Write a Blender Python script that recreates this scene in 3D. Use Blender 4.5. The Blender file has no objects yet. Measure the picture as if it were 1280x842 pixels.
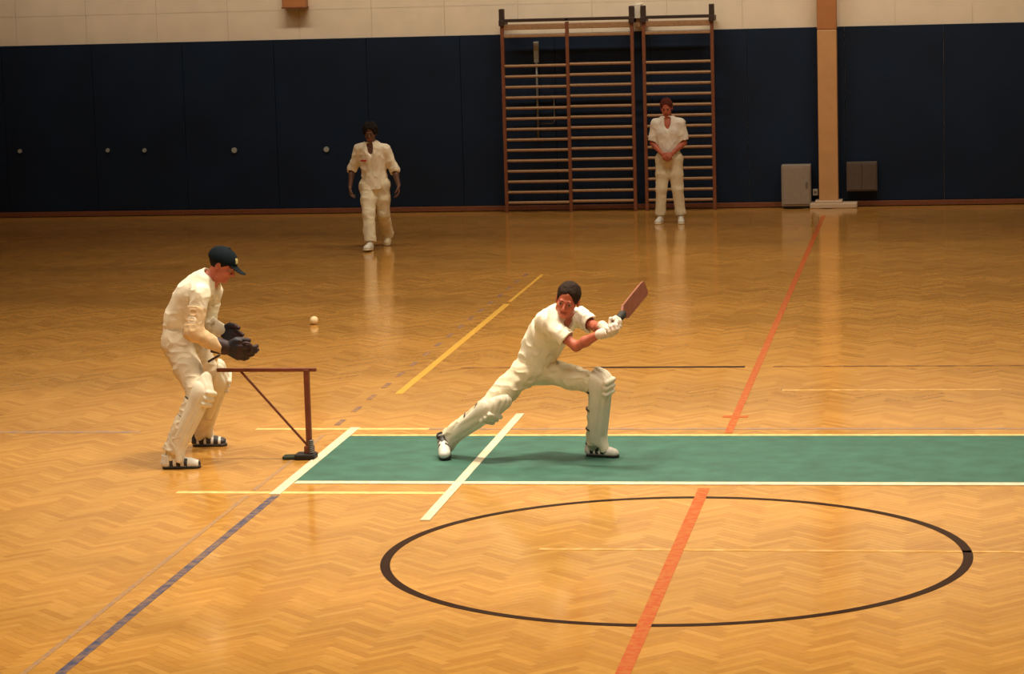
import bpy, math, random
import numpy as np
from mathutils import Vector, Matrix

random.seed(7); RNG = np.random.default_rng(11)
SC = bpy.context.scene
COL = SC.collection

# ------------------------------------------------------------ camera, world, lights, exposure
cam = bpy.data.cameras.new('camera'); camo = bpy.data.objects.new('camera', cam); COL.objects.link(camo)
cam.sensor_width = 36; cam.lens = 96.27; cam.clip_end = 200
_f = Vector((-0.15632577, 0.97800938, -0.13805763)); _r = Vector((0.98768756, 0.15394459, -0.02782726)); _u = Vector((0.00596209, 0.14070792, 0.9900332))
camo.matrix_world = Matrix.Translation((0, 0, 3.656)) @ Matrix((_r, _u, -_f)).transposed().to_4x4()
SC.camera = camo
SC.view_settings.view_transform = 'Standard'; SC.view_settings.look = 'None'
SC.view_settings.exposure = 0.0; SC.view_settings.gamma = 1; SC.view_settings.use_curve_mapping = False

world = bpy.data.worlds.new('world'); SC.world = world; world.use_nodes = True
world.node_tree.nodes['Background'].inputs[0].default_value = (1, .85, .65, 1)
world.node_tree.nodes['Background'].inputs[1].default_value = 0.05

def lamp(x, y, z, w, sx=1.6, sy=0.5, spread=128, col=(1, .86, .66)):
    l = bpy.data.lights.new('gym_lamp', 'AREA'); l.shape = 'RECTANGLE'; l.size = sx; l.size_y = sy
    l.energy = w; l.color = col; l.spread = math.radians(spread)
    o = bpy.data.objects.new('gym_lamp', l); COL.objects.link(o); o.location = (x, y, z)
LAMP = 0.57
for yy, row in ((13.5, (50, 140, 300, 200, 40)), (19.5, (75, 230, 540, 270, 45)), (25.5, (35, 165, 340, 165, 30)), (32.5, (28, 100, 185, 135, 28))):
    for xx, w in zip((-11.5, -7.4, -3.2, 0.6, 5), row):
        lamp(xx, yy, 6.9, w * LAMP)
# fill lights added near the back wall to brighten its pale upper part
for xx, w in ((-12.5, 55), (-8.5, 75), (-4.5, 95), (-.5, 85), (3.5, 50)):
    l = bpy.data.lights.new('wall_fill', 'AREA'); l.shape = 'RECTANGLE'; l.size = 3.2; l.size_y = .25; l.energy = w * .46; l.color = (1, .88, .70); l.spread = math.radians(95)
    o = bpy.data.objects.new('wall_fill', l); COL.objects.link(o); o.location = (xx, 36.2, 6.6); o.rotation_euler = (math.radians(44), 0, 0)

# ------------------------------------------------------------ materials
def mat(name, col, rough=.6, metal=0, spec=.5, noise=0, nscale=20, bump=0, bscale=200, coat=0):
    m = bpy.data.materials.new(name); m.use_nodes = True; t = m.node_tree; b = t.nodes['Principled BSDF']
    b.inputs['Base Color'].default_value = (*col, 1); b.inputs['Roughness'].default_value = rough
    b.inputs['Metallic'].default_value = metal; b.inputs['Specular IOR Level'].default_value = spec
    b.inputs['Coat Weight'].default_value = coat
    tc = t.nodes.new('ShaderNodeTexCoord')
    if noise:
        n = t.nodes.new('ShaderNodeTexNoise'); n.inputs['Scale'].default_value = nscale; n.inputs['Detail'].default_value = 4
        t.links.new(tc.outputs['Object'], n.inputs['Vector'])
        r = t.nodes.new('ShaderNodeMapRange'); r.inputs[1].default_value = .3; r.inputs[2].default_value = .7
        r.inputs[3].default_value = 1 - noise; r.inputs[4].default_value = 1 + noise
        t.links.new(n.outputs['Fac'], r.inputs[0])
        v = t.nodes.new('ShaderNodeVectorMath'); v.operation = 'SCALE'; v.inputs[0].default_value = col
        t.links.new(r.outputs[0], v.inputs['Scale']); t.links.new(v.outputs[0], b.inputs['Base Color'])
    if bump:
        n2 = t.nodes.new('ShaderNodeTexNoise'); n2.inputs['Scale'].default_value = bscale
        t.links.new(tc.outputs['Object'], n2.inputs['Vector'])
        bp = t.nodes.new('ShaderNodeBump'); bp.inputs['Strength'].default_value = bump; bp.inputs['Distance'].default_value = .004
        t.links.new(n2.outputs['Fac'], bp.inputs['Height']); t.links.new(bp.outputs[0], b.inputs['Normal'])
    return m

FLOOR_ROUGH = .13
def parquet_mat(name, islands=True):
    m = bpy.data.materials.new(name); m.use_nodes = True; t = m.node_tree; N = t.nodes; L = t.links; b = N['Principled BSDF']
    tc = N.new('ShaderNodeTexCoord'); geo = N.new('ShaderNodeNewGeometry')
    ramp = N.new('ShaderNodeValToRGB'); cr = ramp.color_ramp
    cr.elements[0].position = 0; cr.elements[0].color = (.470, .222, .045, 1)
    cr.elements[1].position = 1; cr.elements[1].color = (.590, .306, .069, 1)
    e = cr.elements.new(.45); e.color = (.530, .263, .054, 1)
    if islands: L.new(geo.outputs['Random Per Island'], ramp.inputs[0])
    else: ramp.inputs[0].default_value = .45
    # broad tonal drift of the wood and worn patches
    n = N.new('ShaderNodeTexNoise'); n.inputs['Scale'].default_value = .55; n.inputs['Detail'].default_value = 5
    mp = N.new('ShaderNodeMapping'); mp.inputs['Scale'].default_value = (.45, 1.6, 1)
    L.new(tc.outputs['Object'], mp.inputs[0]); L.new(mp.outputs[0], n.inputs['Vector'])
    g = N.new('ShaderNodeTexNoise'); g.inputs['Scale'].default_value = 16; g.inputs['Detail'].default_value = 3
    L.new(tc.outputs['Object'], g.inputs['Vector'])
    ad = N.new('ShaderNodeMath'); ad.operation = 'MULTIPLY_ADD'; ad.inputs[1].default_value = .35
    L.new(g.outputs['Fac'], ad.inputs[0]); L.new(n.outputs['Fac'], ad.inputs[2])
    r = N.new('ShaderNodeMapRange'); r.inputs[1].default_value = .45; r.inputs[2].default_value = .9; r.inputs[3].default_value = .84; r.inputs[4].default_value = 1.14
    L.new(ad.outputs[0], r.inputs[0])
    v = N.new('ShaderNodeVectorMath'); v.operation = 'SCALE'; L.new(ramp.outputs[0], v.inputs[0]); L.new(r.outputs[0], v.inputs['Scale'])
    L.new(v.outputs[0], b.inputs['Base Color'])
    b.inputs['Roughness'].default_value = FLOOR_ROUGH; b.inputs['IOR'].default_value = 1.47
    bn = N.new('ShaderNodeTexNoise'); bn.inputs['Scale'].default_value = 11; bn.inputs['Detail'].default_value = 2
    L.new(tc.outputs['Object'], bn.inputs['Vector'])
    bp = N.new('ShaderNodeBump'); bp.inputs['Strength'].default_value = .12; bp.inputs['Distance'].default_value = .002
    L.new(bn.outputs['Fac'], bp.inputs['Height']); L.new(bp.outputs[0], b.inputs['Normal'])
    return m

def worn(name, col, keep=1.0, scale=14, rough=None, spec=.15):
    """floor paint; keep<1 lets the wood show through worn spots"""
    m = bpy.data.materials.new(name); m.use_nodes = True; t = m.node_tree; N = t.nodes; L = t.links; b = N['Principled BSDF']
    b.inputs['Roughness'].default_value = FLOOR_ROUGH + .12 if rough is None else rough; b.inputs['Specular IOR Level'].default_value = spec
    tc = N.new('ShaderNodeTexCoord'); n = N.new('ShaderNodeTexNoise'); n.inputs['Scale'].default_value = scale; n.inputs['Detail'].default_value = 3
    L.new(tc.outputs['Object'], n.inputs['Vector'])
    r = N.new('ShaderNodeMapRange'); r.inputs[1].default_value = .38; r.inputs[2].default_value = .62
    r.inputs[3].default_value = min(1, keep + .2); r.inputs[4].default_value = min(1, max(0, keep - .2))
    L.new(n.outputs['Fac'], r.inputs[0])
    mx = N.new('ShaderNodeMix'); mx.data_type = 'RGBA'; mx.inputs[6].default_value = (.54, .28, .06, 1); mx.inputs[7].default_value = (*col, 1)
    L.new(r.outputs[0], mx.inputs[0]); L.new(mx.outputs[2], b.inputs['Base Color'])
    return m

M = dict(
    parquet=parquet_mat('parquet'), floor=parquet_mat('floor_wood', False),
    mat_green=mat('mat_green', (.032, .118, .082), .75, noise=.22, nscale=5, bump=.3, bscale=60),
    tape=worn('white_tape', (.80, .74, .56), .95), red=worn('red_paint', (.50, .085, .020), .85, 20), blue=worn('blue_paint', (.065, .075, .145), .85),
    faintblue=worn('faint_blue_paint', (.16, .16, .22), .35, 30), yellow=worn('yellow_paint', (.78, .45, .06), .75), paleyellow=worn('pale_yellow_paint', (.95, .72, .30), .7),
    dark=worn('dark_brown_paint', (.020, .006, .004), 1.2, spec=.05), faintdark=worn('faint_brown_paint', (.12, .04, .015), .7, 6),
    violet=worn('violet_paint', (.12, .08, .12), .6), faint=worn('faint_cream_paint', (.88, .62, .28), .25), grayblue=worn('grey_blue_paint', (.22, .19, .22), .55, 8),
    navy=mat('navy_vinyl', (.0016, .0118, .034), .62, noise=.25, nscale=1.2, spec=.3),
    slab=mat('painted_slab', (.80, .69, .53), .85, noise=.05, nscale=3, bump=.3, bscale=25),
    ceiling=mat('ceiling_paint', (.35, .31, .25), .9), wall=mat('wall_paint', (.40, .33, .24), .9, noise=.05, nscale=2),
    redwood=mat('red_brown_wood', (.19, .062, .028), .5, noise=.2, nscale=30), rung=mat('pale_rung_wood', (.34, .195, .095), .5, noise=.15, nscale=30),
    darkwood=mat('dark_wood', (.035, .018, .012), .6), column2=mat('lower_column_paint', (.60, .33, .14), .5, noise=.08, nscale=4), column=mat('column_paint', (.46, .19, .065), .5, noise=.08, nscale=4),
    plinth=mat('plinth_paint', (.62, .48, .34), .6), greybox=mat('grey_box_paint', (.30, .25, .20), .55, noise=.06), dimbox=mat('dim_box_paint', (.095, .07, .055), .6, noise=.1),
    white=mat('white_metal', (.7, .66, .55), .5), metal=mat('dull_metal', (.25, .25, .24), .45, metal=.6), eyelet=mat('eyelet_metal', (.36, .38, .36), .4),
    rust=mat('red_brown_steel', (.20, .052, .028), .45, noise=.2, nscale=20), black=mat('black_rubber', (.012, .010, .009), .6),
    oldgreen=mat('dark_green_iron', (.02, .035, .015), .6), ball=mat('pale_ball', (.9, .72, .42), .5),
    shirt=mat('cream_shirt_cloth', (.82, .77, .62), .9, noise=.06, nscale=12, bump=.5, bscale=90, spec=.2),
    shirtwhite=mat('white_shirt_cloth', (.84, .81, .74), .9, noise=.06, nscale=12, bump=.5, bscale=90, spec=.2),
    trouser=mat('cream_trouser_cloth', (.76, .69, .50), .9, noise=.07, nscale=10, bump=.5, bscale=90, spec=.2),
    trouser2=mat('beige_trouser_cloth', (.66, .57, .42), .9, noise=.07, nscale=10, bump=.5, bscale=90, spec=.2),
    vest=mat('cream_sweater_knit', (.66, .48, .28), .95, noise=.1, nscale=20, spec=.2),
    padm=mat('cream_pad', (.74, .69, .55), .7, noise=.05, nscale=15), strap=mat('dark_strap', (.05, .04, .03), .7),
    skin=mat('sunburnt_skin', (.50, .20, .11), .5, noise=.12, nscale=25), skinred=mat('red_skin', (.46, .125, .07), .5, noise=.15, nscale=20), skindark=mat('brown_skin', (.125, .06, .04), .5, noise=.1, nscale=25),
    lip=mat('lip', (.32, .07, .05), .5), eyew=mat('eye', (.30, .22, .18), .5), iris=mat('iris', (.02, .012, .01), .3),
    hairblack=mat('black_hair', (.012, .009, .008), .8, spec=.15, bump=.8, bscale=120), hairbrown=mat('dark_brown_hair', (.022, .012, .008), .8, spec=.15, bump=.8, bscale=120), hairred=mat('red_brown_hair', (.10, .022, .014), .8, spec=.15, bump=.8, bscale=120),
    cap=mat('dark_green_cap_cloth', (.004, .009, .013), .9, noise=.2, spec=.15), badge=mat('cap_badge', (.45, .40, .16), .6), logo=mat('red_logo', (.42, .03, .02), .7),
    shoewhite=mat('white_shoe', (.72, .70, .64), .5), shoedark=mat('dark_shoe_trim', (.025, .022, .022), .5), shoecream=mat('cream_shoe', (.78, .68, .46), .5),
    kglove=mat('navy_glove_leather', (.006, .006, .018), .6, noise=.3, nscale=20), kmaroon=mat('maroon_glove_leather', (.026, .008, .010), .6, noise=.3, nscale=20),
    gloved=mat('dark_glove', (.03, .018, .014), .7, noise=.2), glovew=mat('white_glove', (.70, .60, .50), .7, noise=.08, nscale=20), grip=mat('black_grip', (.014, .012, .010), .7), bat=mat('willow_blade', (.22, .075, .040), .5, noise=.15, nscale=18),
)

# ------------------------------------------------------------ mesh helpers
def link(name, me, parent=None, loc=None):
    o = bpy.data.objects.new(name, me); COL.objects.link(o)
    if parent is not None: o.parent = parent
    if loc is not None: o.location = loc
    return o
def tag(o, label=None, cat=None, group=None, kind=None):
    if label: o['label'] = label
    if cat: o['category'] = cat
    if group: o['group'] = group
    if kind: o['kind'] = kind
    return o
class MB:
    def __init__(s): s.v = []; s.f = []
    def add(s, v, f):
        n = len(s.v); s.v += [tuple(map(float, p)) for p in v]; s.f += [tuple(i + n for i in q) for q in f]; return s
    def box(s, x0, x1, y0, y1, z0, z1, c=0):
        if c <= 0:
            return s.add([(x0,y0,z0),(x1,y0,z0),(x1,y1,z0),(x0,y1,z0),(x0,y0,z1),(x1,y0,z1),(x1,y1,z1),(x0,y1,z1)],
                [(0,3,2,1),(4,5,6,7),(0,1,5,4),(1,2,6,5),(2,3,7,6),(3,0,4,7)])
        import bmesh
        bm = bmesh.new(); bmesh.ops.create_cube(bm, size=1)
        for v in bm.verts: v.co = Vector(((x0+x1)/2 + v.co.x*(x1-x0), (y0+y1)/2 + v.co.y*(y1-y0), (z0+z1)/2 + v.co.z*(z1-z0)))
        bmesh.ops.bevel(bm, geom=bm.edges[:], offset=c, segments=2, affect='EDGES', profile=.5)
        bm.verts.ensure_lookup_table(); vs = [v.co[:] for v in bm.verts]; fs = [[v.index for v in f.verts] for f in bm.faces]; bm.free()
        return s.add(vs, fs)
    def tube(s, pts, r, seg=10, squash=None):
        pts = [Vector(p) for p in pts]; rr = r if isinstance(r, (list, tuple)) else [r]*len(pts)
        up = None; rings = []
        for i, p in enumerate(pts):
            d = (pts[min(i+1, len(pts)-1)] - pts[max(i-1, 0)]).normalized()
            if up is None: up = Vector((0,0,1)) if abs(d.z) < .9 else Vector((0,1,0))
            a = (up - d*up.dot(d)).normalized(); b = d.cross(a); up = a
            q = squash or 1
            rings.append([p + (a*math.cos(2*math.pi*k/seg)*q + b*math.sin(2*math.pi*k/seg))*rr[i] for k in range(seg)])
        n = len(pts); v = [x for R in rings for x in R]
        f = [(i*seg+k, i*seg+(k+1)%seg, (i+1)*seg+(k+1)%seg, (i+1)*seg+k) for i in range(n-1) for k in range(seg)]
        f += [tuple(range(seg))[::-1], tuple((n-1)*seg+k for k in range(seg))]
        return s.add(v, f)
    def build(s, name, m, parent=None, loc=None, smooth=False):
        me = bpy.data.meshes.new(name); me.from_pydata(s.v, [], s.f); me.materials.append(m)
        if smooth: me.shade_smooth()
        return link(name, me, parent, loc)
def empty(name, loc, label, cat, group=None):
    o = link(name, None, None, loc); o.empty_display_size = .1
    return tag(o, label, cat, group)

# ------------------------------------------------------------ the hall
YW = 39.0
fl = MB().box(-16, 9, -3, YW + .3, -.25, -.0095).build('floor', M['floor']); tag(fl, kind='structure')
# herringbone parquet laid at 45 degrees, every strip its own little block
def parquet():
    W, n = .055, 6; Lq = W*n; c = math.sqrt(.5)
    cx, cy = -3.5, 25.0; R = 21
    K = int(R/W)+8; rects = []
    for j in range(-K, K+1):
        for k in range(-K//n-2, K//n+3):
            x0 = (j + 2*n*k)*W; rects.append((x0, j*W, x0+Lq, j*W+W))
            y0 = (j - 2*n*k - 2*n + 1)*W; rects.append((j*W, y0, j*W+W, y0+Lq))
    r = np.array(rects); mx = (r[:,0]+r[:,2])/2; my = (r[:,1]+r[:,3])/2
    wx = cx + (mx-my)*c; wy = cy + (mx+my)*c
    keep = (wx > -15.6) & (wx < 5.6) & (wy > 9.5) & (wy < YW-.35); r = r[keep]
    g = .0006; x0, y0, x1, y1 = r[:,0]+g, r[:,1]+g, r[:,2]-g, r[:,3]-g; n_ = len(r)
    tl = RNG.normal(0, .00012, (n_, 4)).astype(np.float32)
    P = np.zeros((n_, 8, 3))
    for i, (a, b) in enumerate(((x0,y0),(x1,y0),(x1,y1),(x0,y1))):
        P[:,i,0] = cx+(a-b)*c; P[:,i,1] = cy+(a+b)*c; P[:,i,2] = tl[:,i]
        P[:,i+4,:] = P[:,i,:]; P[:,i+4,2] = -.0095
    F = np.array([(0,1,2,3),(0,4,5,1),(1,5,6,2),(2,6,7,3),(3,7,4,0)])
    faces = (np.arange(n_)[:,None,None]*8 + F[None]).reshape(-1)
    me = bpy.data.meshes.new('parquet_strips'); me.vertices.add(n_*8); me.vertices.foreach_set('co', P.reshape(-1))
    me.loops.add(len(faces)); me.loops.foreach_set('vertex_index', faces); me.polygons.add(n_*5)
    me.polygons.foreach_set('loop_start', np.arange(n_*5)*4)
    me.update(calc_edges=True); me.validate(); me.shade_flat(); me.materials.append(M['parquet'])
    tag(link('parquet_strips', me, fl), kind='stuff')
parquet()

def strip(name, m, x0, x1, y0, y1, top=.0018, bot=-.004):
    return MB().box(x0, x1, y0, y1, bot, top).build(name, M[m], fl)
RX, BX = -1.64, -4.585
strip('red_line', 'red', RX-.04, RX+.04, 9.5, 18.42, .0024); strip('red_line', 'red', RX-.03, RX+.03, 20.58, 37.6, .0024)
strip('red_tick', 'red', RX-.10, RX+.10, 21.28, 21.36, .0028)
strip('blue_line', 'blue', BX-.028, BX+.028, 9.5, 18.12)
strip('faint_blue_line', 'faintblue', -4.80, -4.765, 9.5, 18.1); strip('faint_blue_line', 'faintblue', -4.80, -4.765, 18.3, 20.5)
for k in range(17):
    y = 20.95 + k*.62; strip('dashed_line', 'violet', -4.80, -4.755, y, y+.26)
strip('yellow_line', 'yellow', BX-.03, BX+.035, 22.5, 28.4); strip('yellow_line', 'yellow', BX-.018, BX+.018, 28.6, 31)
strip('pale_line', 'paleyellow', -5.32, -3.40, 18.19, 18.265); strip('pale_line', 'paleyellow', -5.39, -4.0, 20.74, 20.81)
strip('grey_line', 'grayblue', -4.0, 4.5, 20.74, 20.80); strip('grey_line', 'grayblue', -12, -6.3, 20.60, 20.68)
strip('dark_line', 'faintdark', -4.3, -3.05, 23.9, 23.96); strip('dark_line', 'dark', -3.05, -1.75, 23.885, 23.965); strip('dark_line', 'faintdark', -1.5, 4.5, 23.9, 23.96)
strip('faint_line', 'faint', -1.35, .45, 22.6, 22.66); strip('faint_line', 'faint', -2.5, 4, 16.45, 16.5)
def ring(name, m, cx, cy, ri, ro, top=.0018, bot=-.004, n=128):
    v = []; f = []
    for k in range(n):
        a = 2*math.pi*k/n; c, s = math.cos(a), math.sin(a)
        v += [(cx+ri*c, cy+ri*s, bot), (cx+ro*c, cy+ro*s, bot), (cx+ro*c, cy+ro*s, top), (cx+ri*c, cy+ri*s, top)]
        a0 = 4*k; b0 = 4*((k+1) % n)
        for q in range(4): f.append((a0+q, b0+q, b0+(q+1) % 4, a0+(q+1) % 4))
    return MB().add(v, [q[::-1] for q in f]).build(name, M[m], fl)
ring('circle_line', 'dark', -1.642, 16.335, 1.740, 1.80)

# green pitch mat with its tapes
pm = MB().box(-4.57, 6.5, 18.62, 20.44, .0, .005).build('pitch_mat', M['mat_green'])
tag(pm, 'long green cricket mat on the floor with a white tape at its end', 'mat')
pt = strip('white_tape', 'tape', -4.635, -4.56, 18.15, 20.82, .0065)
strip('white_tape', 'tape', -4.55, 6.5, 18.53, 18.625, .0065); strip('white_tape', 'paleyellow', -4.55, 6.5, 20.44, 20.50, .0065)
strip('crease_tape', 'tape', -3.41, -3.345, 17.3, 21.45, .0075)

# back wall
wb = MB().box(-16, 9, YW+.04, YW+.3, 0, 7.4).build('wall_back', M['slab']); tag(wb, kind='structure')
x = -16 + .35; k = 0
while x < 8.9:
    for (z0, z1) in ((2.53, 2.95), (2.953, 3.377), (3.38, 3.8)):
        off = 0
        MB().box(x-off+.0015, min(9, x-off+1.0685), YW+.02, YW+.041, z0, z1, 0).build('wall_slab', M['slab'], wb)
    x += 1.07
px = -16.5
while px < 9:
    a, b = max(px, -15.9), min(px+1.372, 8.95)
    if b > a+.1: MB().box(a+.001, b-.001, YW-.005, YW+.041, .075, 2.53, .004).build('wall_panel', M['navy'], wb)
    px += 1.375
for xx, zz in ((-8.89, .93), (-10.27, .94), (-11.63, .96), (-12.19, .97), (-13.54, .98)):
    e = MB(); e.tube([(xx, YW-.03, zz), (xx, YW+.0, zz)], .04 if xx > -11 else .03, 14); e.build('panel_eyelet', M['eyelet'], wb)
bb = MB().box(-15.95, 8.95, YW-.03, YW+.03, 0, .07, .005).build('baseboard_back', M['redwood']); tag(bb, kind='structure')
for nm, a in (('wall_left', (-16.3, -16, -3, YW+.3, 0, 7.4)), ('wall_right', (9, 9.3, -3, YW+.3, 0, 7.4)), ('wall_front', (-16.3, 9.3, -3.3, -3, 0, 7.4))):
    tag(MB().box(*a).build(nm, M['wall']), kind='structure')
tag(MB().box(-16.3, 9.3, -3.3, YW+.3, 7.4, 7.6).build('ceiling', M['ceiling']), kind='structure')

# column with plinth
c = empty('column', (-1.615, 38.87, 0), 'orange-brown square column standing against the navy wall', 'column')
MB().box(-.135, .135, -.12, .12, .10, 2.5, .012).build('lower_shaft', M['column2'], c); MB().box(-.137, .137, -.122, .12, 2.5, 7.4, .012).build('upper_shaft', M['column'], c)
MB().box(-.26, .40, -.22, .13, 0, .07, .01).build('plinth', M['plinth'], c)
MB().box(-.19, .19, -.17, .125, .07, .105, .008).build('base_block', M['plinth'], c)
# boxes beside it
b = empty('floor_cabinet', (-2.07, 38.84, 0), 'grey metal cabinet standing on the floor left of the column', 'cabinet')
MB().box(-.205, .205, -.13, .13, .03, .61, .008).build('body', M['greybox'], b); MB().box(-.185, .185, -.143, -.128, .06, .585, .004).build('door', M['greybox'], b)
MB().box(.14, .16, -.16, -.14, .30, .38, .003).build('handle', M['metal'], b); MB().box(-.18, .18, -.11, .11, 0, .032).build('base', M['black'], b)
b = empty('wall_cabinet', (-1.15, 38.90, .22), 'dim brown metal box mounted low on the wall right of the column', 'cabinet')
MB().box(-.215, .215, -.06, .09, 0, .41, .008).build('body', M['dimbox'], b); MB().box(-.195, -.002, -.072, -.058, .02, .39, .004).build('door', M['dimbox'], b); MB().box(.002, .195, -.072, -.058, .02, .39, .004).build('door', M['dimbox'], b)
s = empty('wall_socket', (-1.81, 38.95, .16), 'small white socket low on the wall between cabinet and column', 'socket')
MB().box(-.035, .035, -.02, .04, 0, .09, .006).build('cover', M['white'], s); MB().tube([(0, -.024, .045), (0, -.018, .045)], .02, 12).build('plug_hole', M['metal'], s)
s = empty('wall_box', (-9.26, 38.94, 2.98), 'orange wooden box fixed high on the pale upper wall', 'box')
MB().box(-.17, .17, -.12, .08, 0, .32, .008).build('body', M['column'], s); MB().box(-.18, .18, -.13, .08, .0, .02, .003).build('bottom_rim', M['redwood'], s)

# wall bars
def wall_bars(x0, ups, label, tops):
    Y = 38.66
    t = empty('wall_bars', ((ups[0]+ups[-1])/2, Y, 0), label, 'wall bars', 'climbing wall bars'); cx = (ups[0]+ups[-1])/2
    for i, u in enumerate(ups):
        end = i in tops
        MB().box(u-cx-.024, u-cx+.024, -.02, .05, 0, 2.88 if end else 2.70, .006).build('upright', M['redwood'], t)
        if end:
            MB().box(u-cx-.04, u-cx+.04, -.05, .30, 2.66, 2.74, .006).build('wall_arm', M['darkwood'], t)
            MB().box(u-cx-.036, u-cx+.036, -.04, .06, 2.70, 2.90, .01).build('post_cap', M['darkwood'], t)
            MB().box(u-cx-.02, u-cx+.02, .05, .30, .25, .31, .004).build('wall_arm', M['darkwood'], t)
    for a, bq in zip(ups[:-1], ups[1:]):
        for k in range(14):
            z = .15 + .15*k + (.0 if a > ups[0] or len(ups) == 2 else -.012)
            MB().tube([(a-cx+.015, .012, z), ((a+bq)/2-cx, .012, z), (bq-cx-.015, .012, z)], .021, 8, 1).build('rung', M['rung'], t)
        MB().box(a-cx+.02, bq-cx-.02, -.012, .028, 2.49, 2.535, .008).build('rung', M['rung'], t)
        MB().box(a-cx+.02, bq-cx-.02, -.012, .028, 2.60, 2.68, .008).build('top_board', M['rung'], t)
        MB().box(a-cx-.02, bq-cx+.02, -.03, .045, 2.71, 2.755, .006).build('top_rail', M['darkwood'], t)
    return t
wall_bars(0, (-6.20, -5.27, -4.345), 'double-bay wooden wall bars on the navy wall, wider of the two', (0, 2))
wall_bars(0, (-4.18, -3.215), 'single-bay wooden wall bars behind the standing fielder, narrower of the two', (0, 1))
s = empty('wall_bracket', (-4.262, 38.82, 2.60), 'white bracket on the wall between the two sets of wall bars', 'bracket')
MB().box(-.045, .045, -.14, .20, .12, .32, .008).build('plate', M['white'], s); MB().box(-.03, .03, -.10, .20, 0, .12, .006).build('arm', M['rung'], s)
s = empty('wall_pipe', (-5.76, 38.95, 1.0), 'thin grey pipe with a small loop on the wall behind the wall bars', 'pipe')
MB().tube([(0, 0, 0), (0, 0, 1.42)], .018, 8).build('pipe', M['metal'], s, smooth=True)
MB().box(-.035, .035, -.02, .045, 1.12, 1.42, .006).build('upper_sleeve', M['eyelet'], s)
MB().tube([(.0, 0, .62), (.22, 0, .64), (.24, 0, .60), (.24, 0, .28), (.21, 0, .25), (0, 0, .25)], .010, 8).build('loop', M['metal'], s, smooth=True)

# wicket frame behind the mat
w = empty('wicket_frame', (-4.66, 19.5, 0), 'red-brown steel wicket frame with slanting brace beside the mat end', 'wicket')
MB().box(-.02, .02, -.02, .02, .05, .672, .005).build('post', M['rust'], w)
MB().box(-.68, .075, -.014, .014, .655, .683, .005).build('top_bar', M['rust'], w)
MB().tube([(-.50, .0, .66), (-.012, .0, .10)], .0095, 8).build('brace', M['rust'], w)
MB().box(-.105, .05, -.065, .065, 0, .045, .012).build('foot', M['black'], w)
MB().box(-.20, -.085, -.05, .05, 0, .028, .010).build('foot_plate', M['oldgreen'], w)
sp = MB(); sp.tube([(.02+.017*math.cos(q*.9), -.03+.017*math.sin(q*.9), .045+q*.0021) for q in range(50)], .005, 5); sp.build('spring', M['metal'], w, smooth=True)
MB().box(-.035, .035, -.03, .03, .04, .10, .006).build('clamp', M['rust'], w)
# ball on the floor
import bmesh
bm = bmesh.new(); bmesh.ops.create_uvsphere(bm, u_segments=24, v_segments=16, radius=.042)
me = bpy.data.meshes.new('ball'); bm.to_mesh(me); bm.free(); me.shade_smooth(); me.materials.append(M['ball'])
bo = link('ball', me, None, (-6.33, 26.9, .042)); tag(bo, 'small pale ball lying on the parquet between keeper and walking fielder', 'ball')
MB().tube([(.0424*math.cos(a), .0424*math.sin(a)*.3, .0424*math.sin(a)*.954) for a in [2*math.pi*i/24 for i in range(25)]], .0012, 5).build('seam', M['paleyellow'], bo)

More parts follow.
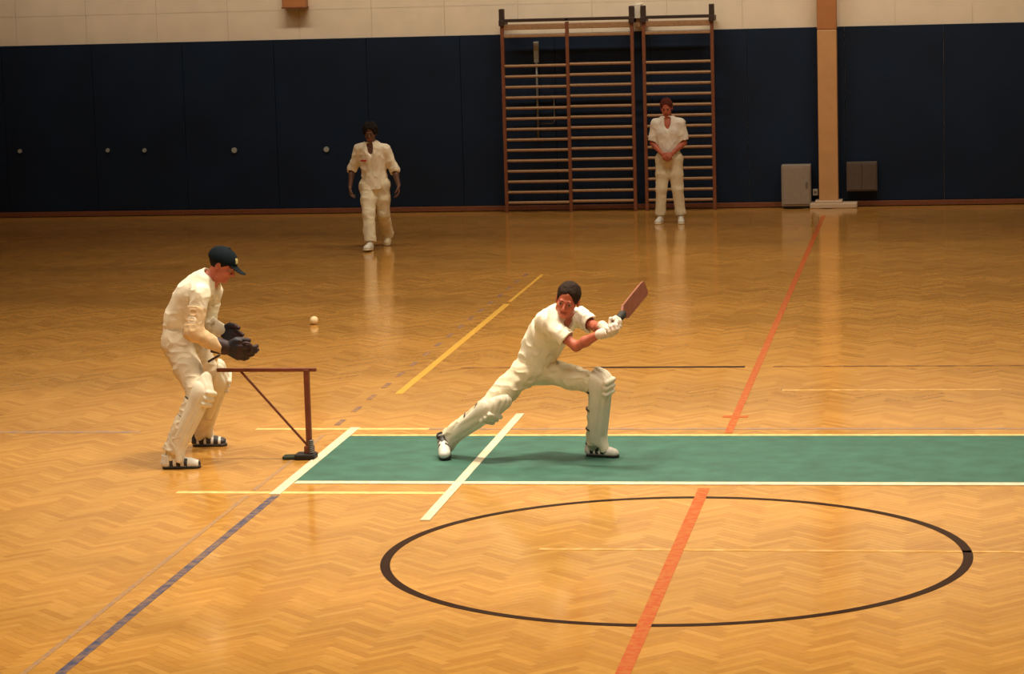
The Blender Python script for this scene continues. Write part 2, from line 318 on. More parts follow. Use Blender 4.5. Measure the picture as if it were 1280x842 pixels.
# ------------------------------------------------------------ implicit-surface modeller (bodies, clothes)
A = lambda *p: np.array(p, np.float32)
def nrm(v): v = np.asarray(v, np.float32); return v/np.linalg.norm(v)
class Field:
    def __init__(s, lo, hi, h):
        s.lo = np.array(lo, np.float32); s.h = h; s.n = np.ceil((np.array(hi)-np.array(lo))/h).astype(int)+1
        s.v = np.full(s.n, .12, np.float32)
    def block(s, lo, hi):
        a = np.clip(np.floor((np.array(lo)-s.lo)/s.h).astype(int), 0, s.n); b = np.clip(np.ceil((np.array(hi)-s.lo)/s.h).astype(int)+1, 0, s.n)
        sl = tuple(slice(i, j) for i, j in zip(a, b))
        X = [ (s.lo[i]+s.h*np.arange(a[i], b[i])).astype(np.float32) for i in range(3)]
        return sl, (X[0][:,None,None], X[1][None,:,None], X[2][None,None,:])
    def put(s, sl, d, k, sub=False):
        c = s.v[sl]
        if sub:
            if k > 0: hh = np.maximum(k-np.abs(c+d), 0)/k; s.v[sl] = np.maximum(c, -d)+hh*hh*k*.25
            else: s.v[sl] = np.maximum(c, -d)
        else:
            if k > 0: hh = np.maximum(k-np.abs(c-d), 0)/k; s.v[sl] = np.minimum(c, d)-hh*hh*k*.25
            else: s.v[sl] = np.minimum(c, d)
    def cone(s, a, b, ra, rb, k=.02, flat=None, cuts=(), hollow=None, sub=False, rib=None):
        a = A(*a); b = A(*b); m = max(ra, rb)+k+.03
        sl, (X, Y, Z) = s.block(np.minimum(a, b)-m, np.maximum(a, b)+m)
        if min(s.v[sl].shape) == 0: return
        x, y, z = X-a[0], Y-a[1], Z-a[2]; ab = b-a; L2 = float(ab@ab)
        t = np.clip((x*ab[0]+y*ab[1]+z*ab[2])/L2, 0, 1)
        qx, qy, qz = x-t*ab[0], y-t*ab[1], z-t*ab[2]
        if flat is not None:
            n, f = nrm(flat[0]), flat[1]; w = (qx*n[0]+qy*n[1]+qz*n[2])*(f-1)
            qx, qy, qz = qx+w*n[0], qy+w*n[1], qz+w*n[2]
        rad = ra+(rb-ra)*t
        q = np.sqrt(qx*qx+qy*qy+qz*qz); d = q-rad
        if flat is not None: d = d*.85
        if rib is not None:
            sv = nrm(rib[0]); d = d-rib[1]*np.abs(np.sin((x*sv[0]+y*sv[1]+z*sv[2])*rib[2]))
        if hollow is not None: d = np.maximum(d, -(q-(rad-hollow)))
        for (o, n) in cuts:
            n = nrm(n); d = np.maximum(d, (X-o[0])*n[0]+(Y-o[1])*n[1]+(Z-o[2])*n[2])
        s.put(sl, d, k, sub)
    def chain(s, pts, rs, k=.02, **kw):
        for i in range(len(pts)-1): s.cone(pts[i], pts[i+1], rs[i], rs[i+1], k, **kw)
    def ell(s, c, r, R=None, k=.02, sub=False, cuts=()):
        c = A(*c); R = np.eye(3, dtype=np.float32) if R is None else R; m = max(r)+k+.02
        sl, (X, Y, Z) = s.block(c-m, c+m)
        if min(s.v[sl].shape) == 0: return
        x, y, z = X-c[0], Y-c[1], Z-c[2]
        u = [(x*R[0, i]+y*R[1, i]+z*R[2, i]) for i in range(3)]
        k0 = np.sqrt(sum((u[i]/r[i])**2 for i in range(3))); k1 = np.sqrt(sum((u[i]/r[i]**2)**2 for i in range(3)))+1e-6
        d = k0*(k0-1)/k1
        for (o, n) in cuts:
            n = nrm(n); d = np.maximum(d, (X-o[0])*n[0]+(Y-o[1])*n[1]+(Z-o[2])*n[2])
        s.put(sl, d, k, sub)
    def noise(s, amp, freq, seed=0, stretch=(1, 1, 1), fold=False):
        r = np.random.default_rng(seed); lat = r.uniform(-1, 1, (17, 17, 17)).astype(np.float32)
        I = np.argwhere(np.abs(s.v) < .03)
        P = (s.lo + I*s.h)*freq*np.array(stretch, np.float32); B = np.floor(P).astype(int); fr = P-B; fr = fr*fr*(3-2*fr); o = 0
        for dx in (0, 1):
            for dy in (0, 1):
                for dz in (0, 1):
                    w = (fr[:,0] if dx else 1-fr[:,0])*(fr[:,1] if dy else 1-fr[:,1])*(fr[:,2] if dz else 1-fr[:,2])
                    o = o+w*lat[(B[:,0]+dx) % 17, (B[:,1]+dy) % 17, (B[:,2]+dz) % 17]
        s.v[I[:,0], I[:,1], I[:,2]] += amp*(2*np.sqrt(np.abs(o)+.01)-1 if fold else o)
    def mesh(s, name, mats, parent=None, loc=None, paint=None):
        v = s.v; g = v < 0; n = s.n
        c = np.zeros(n-1, np.int8)
        corners = [(i, j, k) for i in (0, 1) for j in (0, 1) for k in (0, 1)]
        for (i, j, k) in corners: c += g[i:n[0]-1+i, j:n[1]-1+j, k:n[2]-1+k]
        act = (c > 0) & (c < 8); I = np.argwhere(act); idx = np.full(n-1, -1, np.int32); idx[act] = np.arange(len(I))
        V = {q: v[I[:,0]+q[0], I[:,1]+q[1], I[:,2]+q[2]] for q in corners}
        acc = np.zeros((len(I), 3), np.float32); cnt = np.zeros(len(I), np.float32)
        for q in corners:
            for ax in range(3):
                if q[ax]: continue
                q2 = tuple(1 if m == ax else q[m] for m in range(3)); a, b = V[q], V[q2]; ch = (a < 0) != (b < 0)
                t = np.where(ch, a/np.where(ch, a-b, 1), 0); pt = np.tile(np.array(q, np.float32), (len(I), 1)); pt[:, ax] += t
                acc += pt*ch[:, None]; cnt += ch
        P = s.lo+(I+acc/cnt[:, None])*s.h
        quads = []
        for ax in range(3):
            o1, o2 = (ax+1) % 3, (ax+2) % 3
            sl0 = [slice(1, -1)]*3; sl0[ax] = slice(0, -1); sl1 = list(sl0); sl1[ax] = slice(1, None)
            a, b = g[tuple(sl0)], g[tuple(sl1)]
            for flip, msk in ((False, a & ~b), (True, b & ~a)):
                E = np.argwhere(msk)
                if len(E) == 0: continue
                E = E+np.array([0 if m == ax else 1 for m in range(3)])
                def cell(d1, d2):
                    q = E.copy(); q[:, o1] -= d1; q[:, o2] -= d2; return idx[q[:,0], q[:,1], q[:,2]]
                Q = np.stack([cell(1, 1), cell(0, 1), cell(0, 0), cell(1, 0)], 1)
                quads.append(Q[:, ::-1] if flip else Q)
        Q = np.concatenate(quads); Q = Q[(Q >= 0).all(1)]
        me = bpy.data.meshes.new(name); me.vertices.add(len(P)); me.vertices.foreach_set('co', P.astype(np.float32).reshape(-1))
        me.loops.add(len(Q)*4); me.loops.foreach_set('vertex_index', Q.reshape(-1).astype(np.int32)); me.polygons.add(len(Q))
        me.polygons.foreach_set('loop_start', np.arange(len(Q), dtype=np.int32)*4); me.update(calc_edges=True)
        for m in mats: me.materials.append(m)
        if paint is not None: me.polygons.foreach_set('material_index', paint(P[Q].mean(1)).astype(np.int32))
        me.shade_smooth(); me.update()
        return link(name, me, parent, loc)

def frame(fwd, up):
    f = nrm(fwd); u = np.asarray(up, np.float32); u = nrm(u-f*(u@f)); s_ = np.cross(f, u)   # s_ = the figure's right
    return np.stack([s_, f, u], 1).astype(np.float32)
def loc(c, R, *p): return A(*c)+R@A(*p)

def add_head(F, c, R, s=1.0, neck=None, beard=False):
    q = lambda *p: loc(c, R, *(np.array(p)*s))
    F.ell(q(0, -.014, .030), (.075*s, .096*s, .084*s), R, .02)
    F.ell(q(0, .026, -.045), (.058*s, .062*s, .078*s), R, .03)
    F.ell(q(0, .066, -.100), (.024*s, .018*s, .018*s), R, .02)
    F.cone(q(-.032, .078, .014), q(.032, .078, .014), .012*s, .012*s, .012)
    F.cone(q(0, .088, .004), q(0, .108, -.033), .007*s, .012*s, .010)
    for e in (-1, 1):
        F.ell(q(e*.012, .098, -.037), (.009*s, .010*s, .008*s), R, .006)
        F.ell(q(e*.040, .056, -.028), (.022*s, .024*s, .022*s), R, .02)
        F.ell(q(e*.076, -.008, -.010), (.009*s, .020*s, .033*s), R, .006)
        F.ell(q(e*.031, .099, -.002), (.015*s, .012*s, .011*s), R, .008, sub=True)
    F.cone(q(-.020, .084, -.064), q(.020, .084, -.064), .0065*s, .0065*s, .005)
    F.cone(q(-.016, .083, -.074), q(.016, .083, -.074), .0075*s, .0075*s, .005)
def add_eyes(o, c, R, s=1.0):
    for e in (-1, 1):
        bm = bmesh.new(); bmesh.ops.create_uvsphere(bm, u_segments=14, v_segments=10, radius=.0118*s)
        me = bpy.data.meshes.new('eye'); bm.to_mesh(me); bm.free(); me.shade_smooth(); me.materials.append(M['eyew']); me.materials.append(M['iris'])
        f = R[:, 1]
        for p in me.polygons:
            if p.center.normalized().dot(Vector(f)) > .78: p.material_index = 1
        link('eye', me, o, tuple(loc(c, R, e*.031*s, .078*s, -.002*s)))
def add_hair(o, c, R, m, s=1.0, thick=.014, curl=.006, brow=True, low=-.05):
    F = Field(A(*c)-.16, A(*c)+.16, .005); q = lambda *p: loc(c, R, *(np.array(p)*s))
    F.ell(q(0, -.020, .034), ((.075+thick)*s, (.094+thick)*s, (.084+thick)*s), R, 0, cuts=((q(0, 0, low), -R[:, 2]),))
    F.ell(q(0, .120, -.035), (.078*s, .105*s, .112*s), R, .01, sub=True)
    F.ell(q(0, .02, -.05), (.10*s, .045*s, .05*s), R, .008, sub=True)
    F.noise(curl, 55, 3)
    if brow:
        for e in (-1, 1): F.cone(q(e*.016, .093, .020), q(e*.046, .082, .020), .004, .0035, 0)
    return F.mesh('hair', [m], o)

def add_hand(F, w, d, n, side, curl=(.3, .5, .4), s=1.0, thumb=.5, fat=1.0):
    """w wrist, d towards the knuckles, n the way the palm faces, side=+1/-1 the side the thumb is on"""
    d = nrm(d); n = np.asarray(n, np.float32); n = nrm(n-d*(n@d)); a = np.cross(d, n)*side; w = A(*w)
    for j in range(4):
        off = (1.5-j)*.0195*s; k0 = w+a*off*.55+d*.012*s; k1 = w+a*off+d*(.088-.004*abs(j-1))*s
        F.cone(k0, k1, .0125*s, .0115*s*fat, .010)
        Ls = [(.040, .026, .020), (.044, .029, .021), (.041, .026, .020), (.032, .020, .018)][j]; p = k1; ang = 0
        for i in range(3):
            ang += curl[i]+.04*j; dd = d*math.cos(ang)+n*math.sin(ang)+a*((1.5-j)*.05 if i == 0 else 0); p2 = p+dd*Ls[i]*s
            F.cone(p, p2, (.0098-.0008*i)*s*fat, (.0092-.0010*i)*s*fat, .0025); p = p2
    p0 = w+a*.018*s+d*.022*s; t1 = nrm(d*.75+a*.75+n*.35); t2 = nrm(d*1.0+a*.25+n*thumb)
    p1 = p0+t1*.042*s; p2 = p1+t2*.034*s; p3 = p2+nrm(d*.9+n*thumb*1.3)*.026*s
    F.cone(p0, p1, .016*s, .0125*s*fat, .010); F.cone(p1, p2, .0118*s*fat, .0108*s*fat, .003); F.cone(p2, p3, .0108*s*fat, .0092*s*fat, .003)

def lerp(a, b, t): return A(*a)*(1-t)+A(*b)*t
def torso_dirs(J):
    up = nrm(A(*J['neck'])-A(*J['pelvis'])); sd = nrm(A(*J['shR'])-A(*J['shL'])); sd = nrm(sd-up*(sd@up)); fw = np.cross(up, sd)
    ph = nrm(A(*J['hipR'])-A(*J['hipL'])); ph = nrm(ph-up*(ph@up)); pf = np.cross(up, ph)
    return up, sd, fw, ph, pf
def spine(J):
    up, sd, fw, ph, pf = torso_dirs(J); b = J.get('bend', .03)
    p, n = A(*J['pelvis']), A(*J['neck'])
    return p, lerp(p, n, .33)-fw*b, lerp(p, n, .66)-fw*b*1.1, lerp(p, n, .88)-fw*b*.5, n
def add_body(F, J, R, hs=1.0):
    up, sd, fw, ph, pf = torso_dirs(J); p0, p1, p2, p3, n = spine(J)
    F.cone(J['hipL'], J['hipR'], .085, .085, .04)
    F.cone(p0, p1, .118, .112, .05, flat=(pf, 1.3)); F.cone(p1, p2, .112, .132, .05, flat=(fw, 1.35)); F.cone(p2, p3, .132, .120, .05, flat=(fw, 1.4))
    F.cone(J['shL'], J['shR'], .045, .045, .06); F.cone(p3, n, .085, .060, .04)
    q = lambda *p: loc(J['head'], R, *(np.array(p)*hs))
    F.cone(n, q(0, -.02, -.05), .054, .052, .025)
    for e in 'LR':
        F.chain([J['sh'+e], lerp(J['sh'+e], J['el'+e], .45), J['el'+e], lerp(J['el'+e], J['wr'+e], .35), J['wr'+e]], [.046, .040, .034, .037, .025], .02)
        F.chain([J['hip'+e], lerp(J['hip'+e], J['knee'+e], .5), J['knee'+e], lerp(J['knee'+e], J['ank'+e], .3), J['ank'+e]], [.080, .068, .050, .050, .034], .025)
        h_ = A(*J['heel'+e])+A(0, 0, .040); t_ = A(*J['toe'+e])+A(0, 0, .034); F.cone(lerp(h_, t_, .16), lerp(h_, t_, .75), .024, .022, .02); F.cone(J['ank'+e], lerp(h_, t_, .16), .033, .024, .02)
    add_head(F, J['head'], R, hs)
def bounds(J, m=.2):
    P = np.array([v for k, v in J.items() if k != 'bend']); return P.min(0)-m, P.max(0)+m
def add_shirt(F, J, sleeve=.9, loose=.0, waist=.0, collar=True):
    up, sd, fw, ph, pf = torso_dirs(J); p0, p1, p2, p3, n = spine(J); l = loose
    hem = ((p0+up*waist, -up),)
    F.cone(p0+up*min(0, waist), p1, (.168 if waist < -.05 else .140)+l, .136+l, .03, flat=(pf, 1.2 if waist < -.05 else 1.28), cuts=hem); F.cone(p1, p2, .136+l, .150+l, .05, flat=(fw, 1.3), cuts=hem); F.cone(p2, p3, .150+l, .138+l, .05, flat=(fw, 1.36))
    F.cone(J['shL'], J['shR'], .062, .062, .05); F.cone(p3, lerp(p3, n, .75), .10, .085, .04)
    for e in 'LR':
        S, E_, W_ = A(*J['sh'+e]), A(*J['el'+e]), A(*J['wr'+e])
        if sleeve <= 1:
            T = lerp(S, E_, sleeve); d = nrm(E_-S); F.cone(S, T+d*.06, .066, .066+l*.4, .04, cuts=((T, d),)); F.cone(T-d*.03, T+d*.05, .054, .056, 0, cuts=(), sub=True)
        else:
            F.cone(S, E_, .066, .058+l*.4, .04); T = lerp(E_, W_, sleeve-1); d = nrm(W_-E_); F.cone(E_, T+d*.05, .058+l*.4, .050, .03, cuts=((T, d),))
            F.cone(T-d*.02, T+d*.05, .040, .042, 0, sub=True)
    # open neck
    F.cone(n-up*.012, n+up*.10, .056, .080, .01, sub=True); F.cone(n+fw*.065+up*.01, n+fw*.135-up*.12, .048, .016, .008, sub=True)
    if collar:
        for e in (-1, 1):
            F.cone(n-fw*.055+sd*e*.045+up*.022, n+fw*.066+sd*e*.058-up*.010, .019, .021, .006, flat=(sd, 1.7)); F.cone(n+fw*.066+sd*e*.058-up*.010, n+fw*.128+sd*e*.050-up*.095, .022, .008, .006, flat=(fw, 1.7))
        F.cone(n-fw*.055+sd*.045+up*.022, n-fw*.055-sd*.045+up*.022, .019, .019, .006)
def add_trousers(F, J, hem=.95, l=.0, waist=.05, hemr=.062):
    up, sd, fw, ph, pf = torso_dirs(J); p0, p1, p2, p3, n = spine(J)
    F.cone(J['hipL'], J['hipR'], .108+l, .108+l, .04); F.cone(p0, p1, .130+l*.5, .124+l*.5, .03, flat=(pf, 1.25), cuts=((p0+up*(waist+.06), up),))
    for e in 'LR':
        H, K, K2 = A(*J['hip'+e]), A(*J['knee'+e]), A(*J['ank'+e]); d = nrm(K2-K); T = lerp(K, K2, hem)
        F.chain([H, lerp(H, K, .5), K], [.100+l, .088+l, .070+l], .03); F.cone(K, T+d*.06, .070+l, hemr+l, .03, cuts=((T, d),))
def shoe(o, heel, toe, mats, paint=None, w=1.0, name='shoe', upv=(0, 0, 1), sole=None):
    heel, toe = A(*heel), A(*toe); R = frame(toe-heel, upv); L = np.linalg.norm(toe-heel)
    lo, hi = np.minimum(heel, toe)-.14, np.maximum(heel, toe)+.16; F = Field(lo, hi, .005); q = lambda *p: loc(heel, R, *p)
    gnd = ((q(0, 0, .012), -R[:, 2]),)
    F.cone(q(0, .03, .035), q(0, L-.05, .030), .037*w, .044*w, .02, flat=(R[:, 2], 1.25), cuts=gnd)
    F.cone(q(0, .025, .05), q(0, .03, .095), .036*w, .037*w, .03, cuts=((q(0, 0, .105), R[:, 2]),)+gnd)
    F.cone(q(0, .05, .075), q(0, L-.09, .045), .030*w, .030*w, .03, cuts=gnd); F.cone(q(0, .03, .09), q(0, .03, .16), .028*w, .030*w, .005, sub=True)
    for i in range(3): F.cone(q(-.022, .085+i*.025, .080-i*.009), q(.022, .085+i*.025, .080-i*.009), .005, .005, .002)
    def pf(P):
        u = (P-heel)@R; a = u[:, 1]/L; z = u[:, 2]; idx = np.zeros(len(P), int)
        if paint: idx = paint(a, z, u[:, 0])
        return idx
    s_ = F.mesh(name, mats, o, paint=pf)
    F = Field(lo, hi, .005)
    F.cone(q(0, .035, .010), q(0, L-.05, .010), .040*w, .047*w, .0, cuts=((q(0, 0, .0), -R[:, 2]), (q(0, 0, .020), R[:, 2])))
    so = F.mesh('sole', [sole or M['shoedark']], s_); return s_
def pad(o, knee, ank, hip, fwd, col, top=.14, w=1.0, straps=True):
    K, N_, H = A(*knee), A(*ank), A(*hip); d = nrm(N_-K); fwd = A(*fwd); fwd = nrm(fwd-d*(fwd@d)); sd = np.cross(d, fwd); up2 = nrm(H-K)
    F = Field(np.minimum(K, N_)-.24, np.maximum(K, N_)+.24, .006)
    bk = lambda p: ((p-fwd*.015, -fwd),)
    T = lerp(K, N_, .93)
    F.cone(K-d*.02+fwd*.018, T+fwd*.014, .092*w, .070*w, .01, flat=(fwd, 1.05), cuts=bk(K)+((T+d*.03, d),), rib=(sd, .006, 95))
    tdir = nrm(up2*.8+fwd*.15-d*.4)
    F.cone(K+fwd*.022, K+tdir*top+fwd*.035, .088*w, .080*w, .03, flat=(fwd, 1.25), cuts=((K-fwd*.02, -fwd),), rib=(sd, .005, 95))
    for i in (-1, 0, 1): F.cone(K+fwd*.098-sd*.055-d*.045*i, K+fwd*.098+sd*.055-d*.045*i, .018, .018, .012)
    F.cone(N_-d*.03+fwd*.05, N_+d*.03+fwd*.085, .055*w, .045*w, .02, flat=(fwd, 1.5), cuts=((N_+d*.045, d),))
    p_ = F.mesh('leg_pad', [col], o)
    if straps:
        for t in (.12, .42, .75):
            c_ = lerp(K, N_, t); r = .083*w-.016*t
            MB().tube([c_+fwd*r*.95*math.cos(a)+sd*r*math.sin(a) for a in np.linspace(math.radians(95), math.radians(265), 14)], .0075, 6).build('strap', M['strap'], p_, smooth=True)
    return p_
def person(J, root, fwd, up, skin, label, hs=1.0, hands=(), group=None):
    R = frame(fwd, up); F = Field(*bounds(J), .006); add_body(F, J, R, hs)
    for h in hands: add_hand(F, *h[0], **h[1])
    c = J['head']; lipc = loc(c, R, 0, .090*hs, -.069*hs)
    def paint(P):
        u = (P-lipc)@R; return ((np.abs(u[:, 0]) < .023) & (np.abs(u[:, 2]) < .010) & (np.abs(u[:, 1]) < .02)).astype(int)
    o = F.mesh('person', [skin, M['lip']], None, root, paint); tag(o, label, 'person'); add_eyes(o, c, R, hs)
    for e in 'LR':
        k_, n_, t_ = A(*J['knee'+e]), A(*J['ank'+e]), A(*J['heel'+e]); m_ = lerp(t_, J['toe'+e], .17)+A(0, 0, .045)
        MB().tube([lerp(n_, k_, .22), n_, lerp(n_, m_, .6), m_], [.050, .047, .044, .036], 16).build('sock', M['padm'], o, smooth=True)
    return o, R

# ------------------------------------------------------------ batsman
J = dict(pelvis=(.097, .0, .655), hipL=(.165, .045, .632), hipR=(.035, -.05, .632), kneeL=(.575, -.10, .548), ankL=(.535, -.02, .10), kneeR=(-.225, -.19, .395), ankR=(-.555, .0, .145),
         neck=(.325, -.130, 1.040), shL=(.452, -.01, 1.030), shR=(.215, -.235, 1.030), elL=(.590, -.20, .975), wrL=(.672, -.40, 1.01), elR=(.455, -.33, .858), wrR=(.665, -.43, .975), head=(.385, -.205, 1.180),
         toeL=(.715, -.06, .0), heelL=(.468, .015, .0), toeR=(-.545, -.20, .0), heelR=(-.600, .03, .085), bend=.035)
BR = (-3.071, 19.6, .006)
batd = nrm((.16, .70, .195)); g0 = A(.722, -.455, 1.002)
o, R = person(J, BR, (-.10, -.97, -.22), (.22, -.15, 1), M['skinred'], 'dark-haired batsman in cream lunging forward on the green mat, swinging a bat', 1.06)
add_hair(o, J['head'], R, M['hairbrown'], 1.04, .009, .004)
F = Field(*bounds(J), .006); add_shirt(F, J, .72, .006, -.03); F.noise(.007, 10, 1, (1, 1, .7)); F.noise(0.0078, 17, 2, (1.3, 1, .8), True); F.mesh('shirt', [M['shirt']], o)
F = Field(*bounds(J), .006); add_trousers(F, J, 1.0); F.noise(.006, 10, 4); F.noise(0.0078, 16, 5, (.8, 1, 1.5), True); F.mesh('trousers', [M['trouser']], o)
pad(o, J['kneeL'], J['ankL'], J['hipL'], (.9, -.42, .1), M['padm']); pad(o, J['kneeR'], J['ankR'], J['hipR'], (.35, -.55, -.75), M['padm'], .12, .86)
bpaint = lambda a, z, x: (((a > .12) & (a < .62) & (z > .022) & (np.sin(a*38) > -.1) & (np.abs(x) > .018)) | (z > .088)).astype(int)
shoe(o, J['heelL'], J['toeL'], [M['shoewhite'], M['shoedark']], bpaint); shoe(o, J['heelR'], J['toeR'], [M['shoewhite'], M['shoedark']], bpaint, upv=(-.3, .6, 1))
# gloves close round the handle
for nm, w0, gp, sg in (('L', J['wrL'], g0+batd*-.005, 1), ('R', J['wrR'], g0+batd*.085, 1)):
    F = Field(A(*gp)-.2, A(*gp)+.2, .005); w0 = A(*w0); d = nrm(A(*gp)-w0); ax = batd
    n = np.cross(d, ax)*1.0; n = nrm(n-d*(n@d))
    W = A(*gp)-d*.075-n*.028
    add_hand(F, W, d, n, 1 if (np.cross(d, n)@ax) > 0 else -1, (.75, 1.15, .9), 1.08, 1.1, 1.45)
    F.cone(w0-d*.03, W+d*.02, .037, .040, .012); F.mesh('glove', [M['glovew']], o)
# bat
Rb = frame(batd, (.95, -.32, .25)); bt = link('cricket_bat', None, None, tuple(A(*BR)+g0)); tag(bt, 'red-brown wooden cricket bat raised in the batsman\'s hands', 'bat')
q = lambda *p: tuple(loc((0, 0, 0), Rb, *p))
MB().tube([q(0, -.06, 0), q(0, -.055, 0), q(0, .13, 0), q(0, .17, 0), q(0, .27, 0), q(0, .29, 0)], [.012, .0165, .017, .027, .030, .022], 14).build('handle', M['grip'], bt, smooth=True)
v = []; secs = [(.255, .020, .016, .016), (.27, .032, .020, .017), (.31, .052, .022, .014), (.45, .054, .030, .014), (.62, .054, .040, .014), (.73, .054, .036, .014), (.775, .050, .020, .012), (.79, .040, .014, .010)]
for (y, wd, th, ft) in secs: v += [q(-wd, y, ft), q(wd, y, ft), q(wd*1.0, y, -.004), q(wd*.3, y, -th), q(-wd*.3, y, -th), q(-wd, y, -.004)]
f = [(i*6+k, i*6+(k+1) % 6, (i+1)*6+(k+1) % 6, (i+1)*6+k) for i in range(len(secs)-1) for k in range(6)]+[tuple(range(6))[::-1], tuple(42+k for k in range(6))]
MB().add(v, f).build('blade', M['bat'], bt)

# ------------------------------------------------------------ wicketkeeper
J = dict(pelvis=(-.041, .06, .905), hipR=(-.010, -.035, .885), hipL=(-.018, .15, .880), kneeR=(.195, -.27, .545), ankR=(-.005, -.33, .12), kneeL=(.150, .38, .545), ankL=(-.035, .56, .115),
         neck=(.238, .0, 1.335), shR=(.215, -.175, 1.262), shL=(.215, .175, 1.255), elR=(.170, -.25, .995), wrR=(.352, -.15, .862), elL=(.145, .22, .985), wrL=(.265, .05, .965), head=(.348, .0, 1.458),
         heelR=(-.075, -.345, .0), toeR=(.205, -.30, .0), heelL=(-.10, .57, .0), toeL=(.165, .60, .0), bend=.06)
KR = (-5.596, 19.45, .001)
o, R = person(J, KR, (1, -.12, -.55), (.45, .0, 1), M['skinred'], 'wicketkeeper in dark cap and big dark gloves crouching behind the wicket frame', 1.0)
add_hair(o, J['head'], R, M['hairblack'], .98, .008, .003)
F = Field(A(*J['head'])-.25, A(*J['head'])+.25, .005); c = J['head']; qh = lambda *p: loc(c, R, *p)
F.ell(qh(0, -.018, .040), (.093, .116, .092), R, 0, cuts=((qh(0, 0, .022), -nrm(R[:, 2]+R[:, 1]*-.12)),)); F.cone(qh(0, .085, .030), qh(0, .140, .018), .062, .052, .01, flat=(R[:, 2], 8)); F.ell(qh(0, -.01, .134), (.010, .010, .007), R, .004)
F.mesh('cap', [M['cap'], M['badge']], o, paint=lambda P: ((lambda u: ((np.abs(u[:, 0]+.0) < .022) & (u[:, 2] > .06) & (u[:, 2] < .095) & (u[:, 1] > .05)).astype(int))((P-A(*c))@R)))
F = Field(*bounds(J), .006); add_shirt(F, J, 1.0, .004, .02); F.noise(.007, 10, 6); F.noise(0.0050, 17.6, 7, (1, .8, 1.2), True); F.mesh('shirt', [M['shirt']], o)
for e in 'RL':   # beige sweater sleeve over the forearm
    F = Field(np.minimum(J['sh'+e], J['wr'+e])-.25, np.maximum(J['sh'+e], J['wr'+e])+.25, .006); S, E_, W_ = A(*J['sh'+e]), A(*J['el'+e]), A(*J['wr'+e]); d = nrm(E_-S)
    F.cone(lerp(S, E_, .35), E_, .074, .066, .02, cuts=((lerp(S, E_, .35), -d),)); F.cone(E_, W_, .066, .048, .03); F.noise(0.0044, 21.6, 8, (1, 1, 1.3), True); F.mesh('sleeve', [M['vest'] if e == 'R' else M['shirt']], o)
F = Field(*bounds(J), .006); add_trousers(F, J, 1.0, .012); F.noise(.007, 9, 9); F.noise(0.0055, 16.2, 10, (.8, .8, 1.5), True); F.mesh('trousers', [M['trouser2']], o)
pad(o, J['kneeR'], J['ankR'], J['hipR'], (1, -.15, .2), M['padm'], .11, .95); pad(o, J['kneeL'], J['ankL'], J['hipL'], (1, .1, .2), M['padm'], .11, .95)
kp = lambda a, z, x: (((a > .15) & (a < .70) & (z > .02) & (z < .075) & (np.sin(a*34) > .0) & (np.abs(x) > .018)) | (a > .93)).astype(int)
shoe(o, J['heelR'], J['toeR'], [M['shoewhite'], M['shoedark']], kp); shoe(o, J['heelL'], J['toeL'], [M['shoewhite'], M['shoedark']], lambda a, z, x: (((np.sin(a*30) > -.5) & (z > .02))).astype(int))
for nm, W, d, n, sg, s_ in (('R', (.345, -.15, .875), (.90, .15, -.30), (.25, .92, .15), 0, 1.55), ('L', (.272, .045, .985), (.72, -.15, -.35), (.30, -.92, .10), 0, 1.35)):
    F = Field(A(*W)-.3, A(*W)+.32, .005); d = nrm(d); n_ = A(*n); n_ = nrm(n_-d*(n_@d)); sg = 1 if np.cross(d, n_)[2] > 0 else -1; a_ = np.cross(d, n_)*sg; W = A(*W)
    add_hand(F, W+d*.02, d, n, sg, (.25, .45, .45), s_, .3, 1.35)
    if nm == 'R': F.cone(W+d*.10+a_*.055, W+d*.13+a_*.075, .030, .020, .015, flat=(n_, 2.5))
    if nm == 'R': MB().tube([W+d*(.185+.040*math.cos(t))+a_*(.045+.042*math.sin(t)) for t in np.linspace(0, 2*math.pi, 22)], .0115, 7).build('webbing', M['kmaroon'], o, smooth=True)
    F.mesh('glove', [M['kglove'], M['kmaroon']], o, paint=lambda P: (((P-W)@d) > .125).astype(int))
    F = Field(W-.2, W+.2, .005); F.cone(W-d*.055, W+d*.03, .058*s_/1.35, .050*s_/1.35, .01, flat=(n_, 1.15), cuts=((W-d*.06, -d),)); F.cone(W-d*.12, W-d*.03, .045, .047, .0, sub=True)
    F.mesh('glove_cuff', [M['kmaroon'] if nm == 'R' else M['padm']], o)

MB().tube([(.352, -.20, .818), (.30, -.205, .790), (.262, -.20, .768)], .009, 7).build('glove_strap', M['kmaroon'], o, smooth=True)
# ------------------------------------------------------------ walking fielder
J = dict(pelvis=(.006, .02, .83), hipR=(-.080, .0, .80), hipL=(.092, .02, .80), kneeR=(-.050, -.16, .445), ankR=(-.025, -.26, .085), kneeL=(.105, .03, .43), ankL=(.075, .38, .125),
         neck=(-.018, -.01, 1.300), shR=(-.170, .0, 1.262), shL=(.150, .01, 1.255), elR=(-.285, .04, 1.01), wrR=(-.300, -.06, .80), elL=(.262, .04, .995), wrL=(.325, -.04, .80), head=(-.018, -.045, 1.475),
         heelR=(-.02, -.24, .0), toeR=(-.035, -.50, .02), heelL=(.075, .44, .055), toeL=(.085, .22, .0), bend=.01)
WR = (-7.172, 34.1, .001)
o, R = person(J, WR, (.02, -1, -.22), (0, -.12, 1), M['skindark'], 'dark-haired fielder in a rolled-sleeve shirt walking forward near the navy wall', .98,
    hands=(((J['wrR'], (.05, -.15, -1), (.8, -.1, 0), 1), dict(curl=(.35, .45, .4))), ((J['wrL'], (.05, -.2, -1), (-.8, -.1, 0), -1), dict(curl=(.35, .45, .4)))))
add_hair(o, J['head'], R, M['hairblack'], .98, .024, .010)
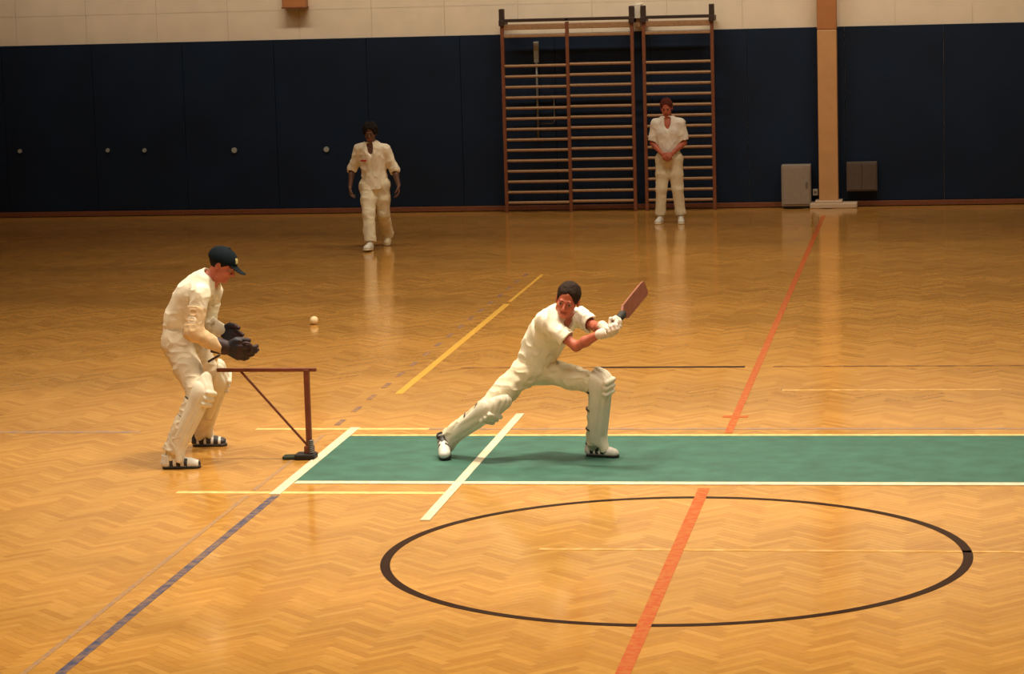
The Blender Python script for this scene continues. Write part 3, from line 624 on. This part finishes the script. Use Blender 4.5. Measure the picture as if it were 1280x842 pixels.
F = Field(*bounds(J), .007); add_shirt(F, J, 1.16, .012, -.07); F.noise(.008, 9, 11); F.noise(0.0066, 16.2, 12, (1.3, 1, .7), True); F.mesh('shirt', [M['shirt']], o)
F = Field(*bounds(J), .007); add_trousers(F, J, .96, .006, hemr=.075); F.noise(.007, 8, 13); F.noise(0.0055, 13.5, 14, (1, 1, 1.2), True); F.mesh('trousers', [M['trouser']], o)
F = Field(A(-.18, -.25, 1.05), A(-.02, -.02, 1.2), .004); F.cone((-.125, -.137, 1.128), (-.068, -.146, 1.128), .013, .013, 0, flat=((0, 1, 0), 1.3)); F.mesh('chest_logo', [M['logo']], o)
for e in 'RL': shoe(o, J['heel'+e], J['toe'+e], [M['shoecream'] if e == 'L' else M['shoewhite']], upv=(0, 0, 1) if e == 'R' else (0, -.25, 1), sole=M['shoecream'])

# ------------------------------------------------------------ standing fielder
J = dict(pelvis=(-.008, .0, .885), hipR=(-.085, .0, .865), hipL=(.075, .0, .865), kneeR=(-.113, -.02, .46), ankR=(-.140, .02, .09), kneeL=(.106, -.02, .46), ankL=(.140, .02, .09),
         neck=(-.008, -.01, 1.395), shR=(-.172, .0, 1.352), shL=(.155, .0, 1.352), elR=(-.228, .01, 1.085), elL=(.205, .01, 1.085), wrR=(-.085, -.175, .955), wrL=(.060, -.170, .960), head=(-.022, -.045, 1.565),
         heelR=(-.135, .05, .0), toeR=(-.165, -.21, .0), heelL=(.135, .05, .0), toeL=(.165, -.21, .0), bend=.0)
o, R = person(J, (-3.669, 36.85, .001), (0, -1, -.30), (-.03, -.12, 1), M['skinred'], 'fielder standing with hands clasped in front of the narrow wall bars', 1.0,
    hands=(((J['wrR'], (.75, -.25, -.62), (.3, .7, -.3), 1), dict(curl=(.35, .5, .4))), ((J['wrL'], (-.72, -.55, -.60), (-.3, .7, -.3), -1), dict(curl=(.45, .6, .5)))))
add_hair(o, J['head'], R, M['hairred'], 1.0, .010, .004)
F = Field(*bounds(J), .007); add_shirt(F, J, .88, .012, -.01); F.noise(.007, 9, 15); F.noise(0.0050, 16.2, 16, (1.3, 1, .7), True); F.mesh('shirt', [M['shirtwhite']], o)
F = Field(*bounds(J), .007); add_trousers(F, J, .92, .004, hemr=.066); F.noise(.006, 8, 17); F.noise(0.0044, 12.2, 18, (1.3, 1.3, .8), True); F.mesh('trousers', [M['trouser']], o)
for e in 'RL': shoe(o, J['heel'+e], J['toe'+e], [M['shoewhite']], sole=M['shoecream'])
